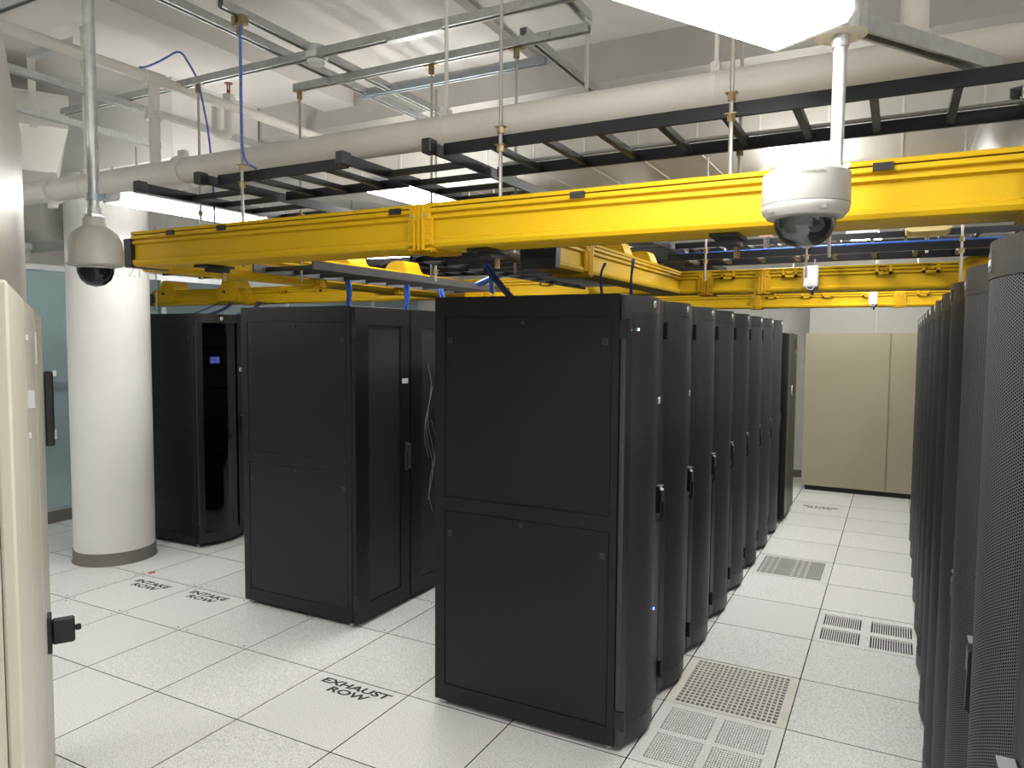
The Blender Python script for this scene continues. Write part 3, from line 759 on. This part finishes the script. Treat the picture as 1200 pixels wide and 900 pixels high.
# perforated brackets
def bracket(label, p, q, holes=4):
    p = Vector(p); q = Vector(q); d = (q-p).normalized(); t = thing('strut_bracket', label, 'bracket', tuple(p), 'perforated strut brackets')
    b = MB(); n = d.cross(Vector((0, 0, 1))).normalized()
    b.prism([(-.02, -.02), (.02, -.02), (.02, .02), (.015, .02), (.015, -.015), (-.02, -.015)], lambda tt, u, w: tuple(p+d*tt+n*u+Vector((0, 0, w))), 0, (q-p).length)
    b.build('bracket_angle', m_galv, t)
    for k in range(holes):
        c = p+d*((k+.5)*(q-p).length/holes)
        MB().cyl(tuple(c+n*.0203), tuple(c+n*.0222), .011, 12).build('bracket_hole', m_ceil, t)
bracket('perforated angle bracket at the top left beside the camera pole', (.88, -.62, 3.50), (1.30, -.62, 3.50))
bracket('white perforated plate under the long strut by the white pipe hanger', (3.02, -.115, 3.385), (3.34, -.115, 3.385))

# ---------------------------------------------------------------- pipes
PY, PZ, PRd = -.27, 2.842, .070
t = thing('main_pipe', 'large white painted pipe crossing the picture under the ceiling', 'pipe', (2.6, PY, PZ))
MB().cyl((XL, PY, PZ), (XR, PY, PZ), PRd, 32).build('pipe_run', m_pipe, t, smooth=True)
for x in (1.70, .45):
    b = MB(); b.cyl((x-.03, PY, PZ), (x+.03, PY, PZ), PRd+.014, 28); b.box(x-.026, PY-.018, PZ+.075, x+.026, PY+.018, PZ+.112).box(x-.026, PY-.018, PZ-.112, x+.026, PY+.018, PZ-.075)
    b.build('pipe_coupling', m_pipe, t, smooth=True)
RX, RZ = 1.46, 3.385
MB().cyl((RX, PY, PZ+.05), (RX, PY, RZ-.02), .030, 20).build('branch_riser', m_pipe, t, smooth=True)
MB().cyl((RX-.055, PY, 3.18), (RX+.055, PY, 3.18), .024, 12).cyl((RX, PY, 3.155), (RX, PY, 3.205), .042, 16).build('riser_coupling', m_pipe, t, smooth=True)
MB().cyl((5.31, PY, PZ+.05), (5.31, PY, HC), .043, 20).build('branch_riser', m_pipe, t, smooth=True)
MB().cyl((5.31, PY, PZ+.06), (5.31, PY, PZ+.09), .055, 20).build('riser_collar', m_pipe, t, smooth=True)
t = thing('sprinkler_pipe', 'thin white sprinkler pipe from the left edge to the big pipe', 'pipe', (RX, PY, RZ))
MB().cyl((RX, -2.6, RZ), (RX, 1.36, RZ), .030, 20).build('pipe_run', m_pipe, t, smooth=True)
MB().cyl((RX, PY-.06, RZ), (RX, PY+.06, RZ), .042, 20).build('pipe_tee', m_pipe, t, smooth=True)
t = thing('sprinkler_drop', 'white hooked pipe with an upright red sprinkler head', 'sprinkler', (1.42, .30, 3.23))
pts = [(1.28, .32, 3.42), (1.28, .32, 3.27)]+[(1.35-.07*math.cos(a*math.pi/6), .31, 3.27-.055*math.sin(a*math.pi/6)) for a in range(1, 6)]+[(1.42, .30, 3.27), (1.42, .30, 3.44)]
MB().tube(pts, .030, 12).build('hook_pipe', m_pipe, t, smooth=True)
MB().cyl((1.42, .30, 3.40), (1.42, .30, 3.47), .036, 14).build('reducer', m_pipe, t, smooth=True)
MB().cyl((1.42, .30, 3.47), (1.42, .30, 3.50), .012, 10).box(1.408, .296, 3.50, 1.412, .304, 3.54).box(1.428, .296, 3.50, 1.432, .304, 3.54).cyl((1.42, .30, 3.538), (1.42, .30, 3.543), .026, 12).build('sprinkler_head', m_redp, t)
def hanger(label, x, z_top=HC):
    t = thing('pipe_hanger', label, 'hanger', (x, PY, PZ+.08), 'white pipe hangers')
    MB().cyl((x, PY, PZ+.08), (x, PY, z_top), .009, 10).build('hanger_rod', m_pipe, t)
    b = MB(); b.cyl((x-.012, PY, PZ), (x+.012, PY, PZ), PRd+.003, 28); b.build('hanger_band', m_pipe, t, smooth=True)
    b = MB(); b.box(x-.017, PY-.025, PZ+.062, x+.017, PY+.025, PZ+.10).cyl((x, PY-.034, PZ+.092), (x, PY+.034, PZ+.092), .010, 8); b.build('hanger_yoke', m_pipe, t)
hanger('white clevis hanger holding the big pipe left of centre', 3.46)
hanger('white clevis hanger holding the big pipe by the left camera pole', .80)
hanger('white clevis hanger on the big pipe left of the right dome camera', 4.66)
t = thing('drop_rod', 'short white rod hanging below the beam right of centre', 'rod', (3.66, .9, 3.35))
MB().cyl((3.66, .9, 3.35), (3.66, .9, 3.66), .011, 10).build('rod', m_pipe, t)

# ---------------------------------------------------------------- big rectangular duct
t = thing('supply_duct', 'wide beige rectangular duct with panel seams behind the white pipe', 'duct', (4.1, 2.9, 3.1))
DX0, DX1, DY0, DY1, DZ0, DZ1 = 1.1, 7.4, 1.56, 4.4, 3.1, 3.53
MB().box(DX0, DY0+.012, DZ0+.012, DX1, DY1, DZ1).build('duct_core', m_ductcore, t)
x = DX0; p0 = b0 = None
while x < DX1-.1:
    if p0 is None:
        p0 = MB().box(x, DY0, DZ0+.004, x+.3785, DY0+.012, DZ1-.002).build('duct_panel', m_duct, t)
        b0 = MB().box(x, DY0+.002, DZ0, x+.3785, DY1, DZ0+.012).build('duct_panel', m_duct, t)
        s0 = MB().box(x-.005, DY0-.004, DZ0-.002, x+.005, DY0+.002, DZ1-.01).build('duct_seam', m_ductcore, t)
        s1 = MB().box(x-.005, DY0, DZ0-.005, x+.005, DY1, DZ0+.002).build('duct_seam', m_ductcore, t)
    else:
        for q in (p0, b0, s0, s1):
            c = q.copy(); COL.objects.link(c); c.parent = t; c.location = (x-DX0, 0, 0)
    x += .38
MB().box(DX0, DY0-.02, DZ1-.012, DX1, DY0+.01, DZ1+.012).build('duct_flange', m_duct, t)
BA, BD, BN = Vector((.21, -.01, 0)), Vector((-.52, -.857, 0)), Vector((-.857, .52, 0))
def bpt(a, n, z): return tuple(BA+BD*a+BN*n+Vector((0, 0, z)))
t = thing('branch_duct', 'white duct box hanging at the upper left with a tapered underside', 'duct', bpt(.6, .4, 3.06))
sec = lambda a, q: [bpt(a, 0, 3.53), bpt(a, 0, 3.325), bpt(a+q, .22, 3.06), bpt(a+q, .75, 3.06), bpt(a, .85, 3.53)]
b = MB(); b.add(sec(0, .08)+sec(1.5, 0), [(k, (k+1) % 5, 5+(k+1) % 5, 5+k) for k in range(5)]+[(4, 3, 2, 1, 0), (5, 6, 7, 8, 9)]); b.build('duct_box', m_pipe, t)
b = MB(); b.prism([(-.006, -.012), (1.5, -.012), (1.5, .86), (-.006, .86)], lambda tt, u, w: bpt(u, w, tt), 3.53, 3.545); b.build('duct_lip', m_pipe, t)
b = MB(); b.prism([(.18, -.016), (.225, -.016), (.225, -.004), (.18, -.004)], lambda tt, u, w: bpt(u, w, tt), 3.30, HC); b.build('strap_hanger', m_pipe, t)
t = thing('low_duct', 'pale duct under the big pipe beside the column', 'duct', (-1.4, .75, 2.75))
MB().prism([(.5, 3.16), (.5, 2.80), (.62, 2.72), (1.1, 2.72), (1.1, 3.16)], lambda tt, u, w: (tt, u, w), XL+.02, -1.05).build('duct_box', m_duct, t)

# ---------------------------------------------------------------- fluorescent lamps
def lamp(label, c, dirv, L, w, z, m=None, h=.075, grp='fluorescent lamps', lens_in=.0, susp=None):
    d = Vector((dirv[0], dirv[1], 0)).normalized(); n = Vector((-d.y, d.x, 0)); c = Vector((c[0], c[1], 0))
    fn = lambda tt, u, zz: tuple(c+d*tt+n*u+Vector((0, 0, zz)))
    t = thing('ceiling_lamp', label, 'lamp', (c.x, c.y, z), grp)
    MB().prism([(-w/2*.6, z+h*.6), (w/2*.6, z+h*.6), (w/2*.5, z+h), (-w/2*.5, z+h)], fn, -L/2, L/2).build('housing', m_lamp, t)
    MB().prism([(-w/2*.86, z), (w/2*.86, z), (w/2, z+h*.26), (w/2*.93, z+h*.62), (-w/2*.93, z+h*.62), (-w/2, z+h*.26)], fn, -L/2+.012, L/2-.012).build('lens', m or m_lens, t)
    for s in (-1, 1):
        MB().prism([(-w/2*.86, z-.002), (w/2*.86, z-.002), (w/2*1.02, z+h*.30), (w/2*.96, z+h), (-w/2*.96, z+h), (-w/2*1.02, z+h*.30)], fn, s*L/2-s*.012, s*L/2).build('end_plate', m_lamp, t)
    if susp:
        for s in (-.35*L, .35*L):
            MB().cyl(fn(s, 0, z+h), fn(s, 0, susp), .006, 8).build('suspension_rod', m_rod, t)
    return t
a1 = Vector((4.97, -.97)); a2 = Vector((5.18, -1.10)); dl = Vector((-.516, -.857)); mid = (a1+a2)/2+dl*.61
lamp('big fluorescent lamp cut off by the top edge, right of centre', mid, dl, 1.22, .25, 2.69, m_lensb, susp=HC)
lamp('fluorescent lamp hanging by the column at the left', (.66, .62), (.03, 1), 1.25, .19, 2.80, m_lensc, susp=3.2)
lamp('fluorescent lamp glimpsed between the upper ladders left of centre', (2.40, 1.24), (.02, 1), 1.22, .38, 2.85, susp=3.095)
lamp('fluorescent lamp under the beige duct behind the right dome camera', (4.765, 1.66), (-.02, 1), 1.22, .31, 2.95, m_lensdim, susp=3.095)
lamp('small far lamp seen below the long yellow trough at the right', (5.0, 4.7), (.02, 1), 1.22, .26, 2.85, m_lensc, susp=3.1)
lamp('added unseen lamp under the duct brightening the aisle trough', (4.45, 3.2), (0, 1), 1.22, .26, 2.95, susp=3.095)  # extra lamp, out of sight, put in to light the aisle trough
lamp('added unseen lamp under the duct brightening the far side above the right racks', (5.92, 3.3), (0, 1), 1.22, .26, 2.95, susp=3.095)  # second extra lamp, out of sight, put in for light farther back
lamp('far lamp over the end of the aisle', (4.85, 6.1), (1, 0), 1.22, .26, 2.95, m_lensf, susp=HC)
lamp('lamp above the second rack row farther back', (2.5, 4.9), (0, 1), 1.22, .26, 2.9, susp=HC)
lamp('lamp above the third rack row farther back', (-.5, 4.2), (0, 1), 1.22, .26, 2.9, susp=HC)
lamp('lamp near the glass partition at the left', (-1.55, -1.7), (0, 1), 1.22, .26, 2.75, susp=HC)
lamp('added unseen lamp in the corridor brightening the glass', (-3.5, 2.6), (0, 1), 1.8, .3, 2.9, m_lensb, susp=HC)  # unseen source put behind the glass to lift its brightness
lamp('lamp in the near left of the room', (1.2, -2.6), (.52, .86), 1.22, .30, 2.95, susp=HC)
lamp('lamp in the near middle of the room', (3.2, -3.2), (.52, .86), 1.22, .30, 2.95, susp=HC)
lamp('lamp behind the viewer', (5.8, -4.2), (.52, .86), 1.22, .30, 2.95, susp=HC)
lamp('lamp over the far right side', (7.0, 1.2), (0, 1), 1.22, .26, 2.9, susp=3.1)
lamp('lamp over the near right side', (6.9, -2.6), (.52, .86), 1.22, .30, 2.9, susp=HC)

# ---------------------------------------------------------------- dome cameras, detector, sensor boxes
cx, cy = 2.17, -1.10
t = thing('dome_camera', 'grey dome camera hanging from a long pole at the left', 'camera', (cx, cy, 2.2))
MB().cyl((cx, cy, 2.46), (cx, cy, 3.44), .0235, 20).build('pole', m_galv, t, smooth=True)
b = MB(); b.cyl((cx, cy, 2.435), (cx, cy, 2.47), .030, 16).cyl((cx, cy, 2.418), (cx, cy, 2.438), .040, 8); b.build('pole_fitting', m_alu, t)
MB().lathe([(.038, .205), (.046, .20), (.048, .165), (.062, .157), (.090, .135), (.106, .10), (.113, .055), (.114, .0), (.108, -.006), (.075, -.010), (.0, -.010)], (cx, cy, 2.222), 40).build('camera_housing', m_camg, t, smooth=True)
MB().lathe([(.074, 0), (.072, -.028), (.060, -.058), (.036, -.080), (.0, -.090)], (cx, cy, 2.214), 36).build('dome', m_dome, t, smooth=True)
MB().lathe([(.076, .0), (.078, -.006), (.074, -.010), (.072, -.004)], (cx, cy, 2.214), 36).build('dome_ring', m_alu, t, smooth=True)
tt = thing('pole_clamp', 'galvanised clamp strap around the left camera pole reaching to the column lamp', 'clamp', (cx, cy+.03, 2.50))
MB().lathe([(.0245, 0), (.030, 0), (.030, .03), (.0245, .03)], (cx, cy, 2.50), 16).build('clamp_ring', m_galvb, tt)
MB().box(cx+.02, cy+.01, 2.503, cx+.07, cy+.03, 2.527).build('clamp_tab', m_galvb, tt); MB().box(cx-.06, cy-.004, 2.51, cx-.025, cy+.004, 2.515).build('clamp_tab', m_galvb, tt)
px, py = 5.14, -1.0
qx, qy = 5.072, -1.045
t = thing('dome_camera', 'white dome camera with clear bubble in front of the long trough at the right', 'camera', (qx, qy, 2.19))
MB().cyl((px, py, 2.335), (px, py, 2.70), .0165, 20).build('pole', m_galv, t, smooth=True)
b = MB(); b.cyl((px, py, 2.665), (px, py, 2.695), .0215, 14); b.build('pole_collar', m_galv, t)
MB().cyl((px+.02, py-.012, 2.36), (px+.034, py-.014, 2.36), .006, 8).build('set_screw', m_alu, t)
HZ = 2.262
MB().lathe([(.0, .083), (.098, .083), (.107, .076), (.109, .0), (.108, -.002), (.109, -.004), (.106, -.020), (.094, -.034), (.074, -.037), (.0, -.037)], (qx, qy, HZ), 48).build('camera_housing', m_camw, t, smooth=True)
MB().lathe([(.1088, -.0005), (.1096, -.0015), (.1088, -.0030)], (qx, qy, HZ), 48).build('housing_seam', m_printmid, t)
MB().lathe([(.077, -.036), (.075, -.058), (.062, -.085), (.040, -.103), (.0, -.112)], (qx, qy, HZ), 40).build('dome_bubble', m_domeglass, t, smooth=True)
MB().lathe([(.066, -.038), (.062, -.062), (.048, -.084), (.0, -.096)], (qx, qy, HZ), 32).build('camera_module', m_dome, t, smooth=True)
MB().cyl((qx+.030, qy-.050, HZ-.058), (qx+.035, qy-.064, HZ-.060), .020, 20).build('camera_lens', m_plastic, t)
for a in (-2.35, -1.05): MB().box(qx+.104*math.cos(a)-.008, qy+.104*math.sin(a)-.004, HZ-.026, qx+.104*math.cos(a)+.008, qy+.104*math.sin(a)+.004, HZ-.017).build('screw_recess', m_printmid, t)
def camprint(p):
    a = -1.30+p.x/.1085
    return Vector((qx+(.1088+p.z)*math.cos(a), qy+(.1088+p.z)*math.sin(a), HZ+.061+p.y))
tag(text_mesh('AVIGILON', .0105, 'housing_print', m_printmid, t, (1,0,0), (0,0,1), (0,-1,0), (0,0,0), 1.25, 0, 0, .0004, bend=camprint), 'small grey lettering on the housing')
t = thing('junction_box', 'round grey junction box holding the right dome camera pole', 'junction box', (px, py, 2.72))
MB().cyl((px, py, 2.697), (px, py, 2.770), .062, 28).build('box_body', m_galv, t)
MB().cyl((px, py, 2.694), (px, py, 2.698), .064, 28).build('cover_plate', m_camg, t)
for a in (.6, 2.4, 4.2): MB().cyl((px+.054*math.cos(a), py+.054*math.sin(a), 2.692), (px+.054*math.cos(a), py+.054*math.sin(a), 2.695), .005, 8).build('cover_screw', m_alu, t)
t = thing('smoke_detector', 'round white smoke detector under the strut crossing', 'smoke detector', (2.53, -.10, 3.36))
MB().cyl((2.50, -.06, 3.415), (2.50, -.06, 3.455), .060, 28).build('detector_base', m_galv, t)
MB().lathe([(.062, 0), (.060, -.02), (.052, -.026), (.050, -.036), (.044, -.040), (.042, -.052), (.0, -.058)], (2.50, -.06, 3.417), 32).build('detector_head', m_white, t, smooth=True)
MB().lathe([(.0525, -.028), (.0535, -.031), (.0515, -.034)], (2.50, -.06, 3.417), 32).build('detector_slot', m_printmid, t)
def sensor(label, x, y, z, s=1.0, top=2.46, dy=.030):
    t = thing('sensor_box', label, 'sensor', (x, y, z), 'white sensor boxes over the aisle')
    MB().box(x-.047*s, y-.02, z, x+.047*s, y+.040, z+.145*s).build('box_body', m_white, t, bevel=.008)
    MB().box(x-.04*s, y-.023, z+.008, x+.04*s, y-.019, z+.026*s).build('box_lip', m_alu, t)
    b = MB(); b.box(x-.02, y-.01, z-.025, x+.045*s, y+.03, z+.002).cyl((x+.01, y, z-.05), (x+.01, y, z-.02), .010, 8); b.build('sensor_head', m_plastic, t)
    b = MB(); b.tube([(x-.03*s, y-.018, z+.012), (x-.015*s, y-.026, z-.012), (x+.01*s, y-.026, z-.016), (x+.03*s, y-.018, z+.010)], .0028, 6); b.build('sensor_cable', m_white, t)
    MB().cyl((x+.02, y+dy, z+.10*s), (x+.02, y+dy, top), .006, 8).build('drop_rod', m_rod, t)
sensor('nearer white sensor box hanging before the aisle trough', 4.765, 2.215, 2.268)
sensor('farther white sensor box hanging before the farthest trough', 5.07, 4.86, 2.265, .82, HC)
t = thing('lamp_bracket', 'small grey box hanging left of the column near the glass', 'fixture', (-1.25, .62, 2.55))
MB().box(-1.62, .40, 2.56, -1.30, .55, 2.63).build('fixture_box', m_camg, t)
MB().box(-1.42, .44, 2.63, -1.18, .50, 2.68).build('fixture_arm', m_alu, t)
MB().cyl((-1.40, .47, 2.66), (-1.40, .47, 3.05), .010, 8).build('fixture_rod', m_rod, t)
t = thing('yellow_cover', 'small pale yellow cover hanging under the long trough at the right', 'cover', (5.44, 2.0, 2.585))
MB().prism([(-.125, .03), (.125, .035), (.12, .015), (.09, 0), (-.09, 0), (-.12, .012)], lambda tt, u, w: (5.44+u, tt, 2.575+w), 2.0, 2.27).build('cover_shell', mat('pale_yellow', (.72, .60, .25), .5), t); MB().cyl((5.44, 2.25, 2.47), (5.44, 2.25, 2.59), .012, 8).build('cover_post', m_rod, t)
t = thing('paper_tag', 'pink and white paper tag on the ladder left of the right dome camera', 'tag', (4.83, -.095, 2.32))
MB().box(4.803, -.1, 2.312, 4.857, -.085, 2.372).build('tag_sheet', m_pink, t)
MB().cyl((4.83, -.09, 2.27), (4.83, -.09, 2.312), .012, 6).build('tag_nut', m_rod, t)
for x, lab in ((4.80, 'black bracket under the long trough left of the right dome camera'), (3.90, 'black bracket under the long trough right of the yellow coupler'), (2.40, 'black bracket under the long trough near its left end')):
    t = thing('trough_bracket', lab, 'bracket', (x, -.66, 2.22))
    MB().box(x-.045, -.74, 2.236, x+.045, -.58, 2.2475).box(x-.02, -.70, 2.216, x+.035, -.60, 2.236).build('bracket_body', m_plastic, t)
    MB().cyl((x+.02, -.62, 2.18), (x+.02, -.62, 2.216), .011, 6).build('bracket_nut', m_brass, t)

# ---------------------------------------------------------------- cables
def cable(label, pts, r=.010, m=None, strands=3, grp='blue cable drops'):
    t = thing('cable_bundle', label, 'cables', pts[0], grp)
    # smooth the path
    P = [Vector(p) for p in pts]
    for _ in range(2):
        Q = [P[0]]
        for a, b in zip(P[:-1], P[1:]): Q += [a*.75+b*.25, a*.25+b*.75]
        P = Q+[P[-1]]
    for k in range(strands):
        o = Vector((math.cos(k*2.1)*r*.8, math.sin(k*2.1)*r*.8, 0)) if strands > 1 else Vector((0, 0, 0))
        b = MB(); b.tube([p+o*(1+.3*math.sin(i*.9+k)) for i, p in enumerate(P)], r if strands == 1 else r*.6, 6)
        b.build('cable', m or m_blue, t, smooth=True)
    return t
cable('blue cable drop into the second-row rack, left one below the grey ladder', [(2.02, .74, 2.36), (2.01, .76, 2.29), (2.0, .78, 2.20), (1.99, .78, 2.118)], .015)
cable('blue cable drop into the second-row rack, right one below the grey ladder', [(2.12, 1.28, 2.36), (2.09, 1.32, 2.30), (2.07, 1.34, 2.2), (2.05, 1.35, 2.115)], .018)
cable('blue cable drop just left of the front rack top', [(2.10, 1.74, 2.35), (2.11, 1.74, 2.28), (2.12, 1.75, 2.2), (2.10, 1.75, 2.115)], .016)
cable('dark blue cable drop slanting down to the front rack top', [(3.23, .43, 2.37), (3.27, .43, 2.31), (3.35, .44, 2.2), (3.44, .44, 2.115)], .016, m_bluedk, 4)
cable('short pale blue cable flap between ladder rails', [(3.10, 1.2, 2.355), (3.02, 1.2, 2.36), (2.92, 1.18, 2.33), (2.80, 1.15, 2.27)], .022)
cable('blue cable drop behind the slanting dark one', [(3.10, .9, 2.355), (3.03, .91, 2.34), (3.02, .92, 2.28), (3.02, .94, 2.2)], .012)
cable('thin dark cable loop by the nearer trough coupler', [(3.96, .44, 2.30), (3.93, .45, 2.24), (3.94, .46, 2.115)], .007, m_bluedk, 2)
cable('thin dark cable drop right of the loop', [(4.09, .50, 2.32), (4.08, .50, 2.22), (4.08, .5, 2.115)], .007, m_bluedk, 2)
cable('thin navy cable into the smoked-door rack, leftmost', [(-1.0, 2.245, 2.26), (-.98, 2.1, 2.2), (-.97, 1.85, 2.118)], .007, m_bluedk, 1)
cable('navy cable bundle into the smoked-door rack, middle one', [(-.80, 2.235, 2.26), (-.72, 2.1, 2.19), (-.62, 1.8, 2.122)], .018, m_bluedk)
cable('navy cable bundle into the smoked-door rack, right one', [(-.40, 2.235, 2.26), (-.30, 2.1, 2.19), (-.26, 1.85, 2.122)], .018, m_bluedk)
cable('long blue cable bundle lying on the aisle ladder', [(3.95, 1.835, 2.485), (4.6, 1.845, 2.492), (5.2, 1.83, 2.497), (5.9, 1.845, 2.492), (7.0, 1.84, 2.492)], .012, m_blue, 4)
cable('long grey cable bundle lying on the upper ladder', [(3.66, -.10, 2.712), (4.2, -.11, 2.715), (5.0, -.10, 2.714), (6.8, -.11, 2.714)], .010, m_greycable, 3, 'cables on the ladders')
cable('blue cable tied to the rod left of the smoke detector', [(2.492, -.565, 3.9-.5), (2.494, -.568, 3.0), (2.492, -.567, 2.75), (2.55, -.53, 2.715)], .006, m_blue, 1, 'loose blue cables')
cable('blue cable arching over the strut at the upper left', [(1.24, -.2, 3.51), (1.30, -.2, 3.50), (1.40, -.16, 3.54), (1.50, -.12, 3.60), (1.56, -.10, 3.50), (1.62, -.09, 3.40), (1.72, -.09, 3.0), (1.74, -.09, 2.3)], .006, m_blue, 1, 'loose blue cables')
cable('grey cable curling behind the left camera pole', [(.36, .2, 3.1), (.36, .19, 2.98), (.45, .1, 2.93), (.55, 0, 2.90)], .005, m_greycable, 1, 'cables on the ladders')
# red valve fittings over the far ladder
t = thing('valve_fitting', 'small red valve fitting glimpsed above the aisle trough end', 'valve', (4.05, 2.9, 2.55))
b = MB(); b.cyl((3.93, 2.9, 2.58), (4.17, 2.9, 2.58), .016, 10)
for k in range(4): b.cyl((3.96+k*.06, 2.9, 2.54), (3.96+k*.06, 2.9, 2.61), .013, 8)
b.build('valve_body', m_redp, t); MB().cyl((4.05, 2.9, 2.58), (4.05, 2.9, 3.1), .008, 8).build('valve_stem', m_rod, t)
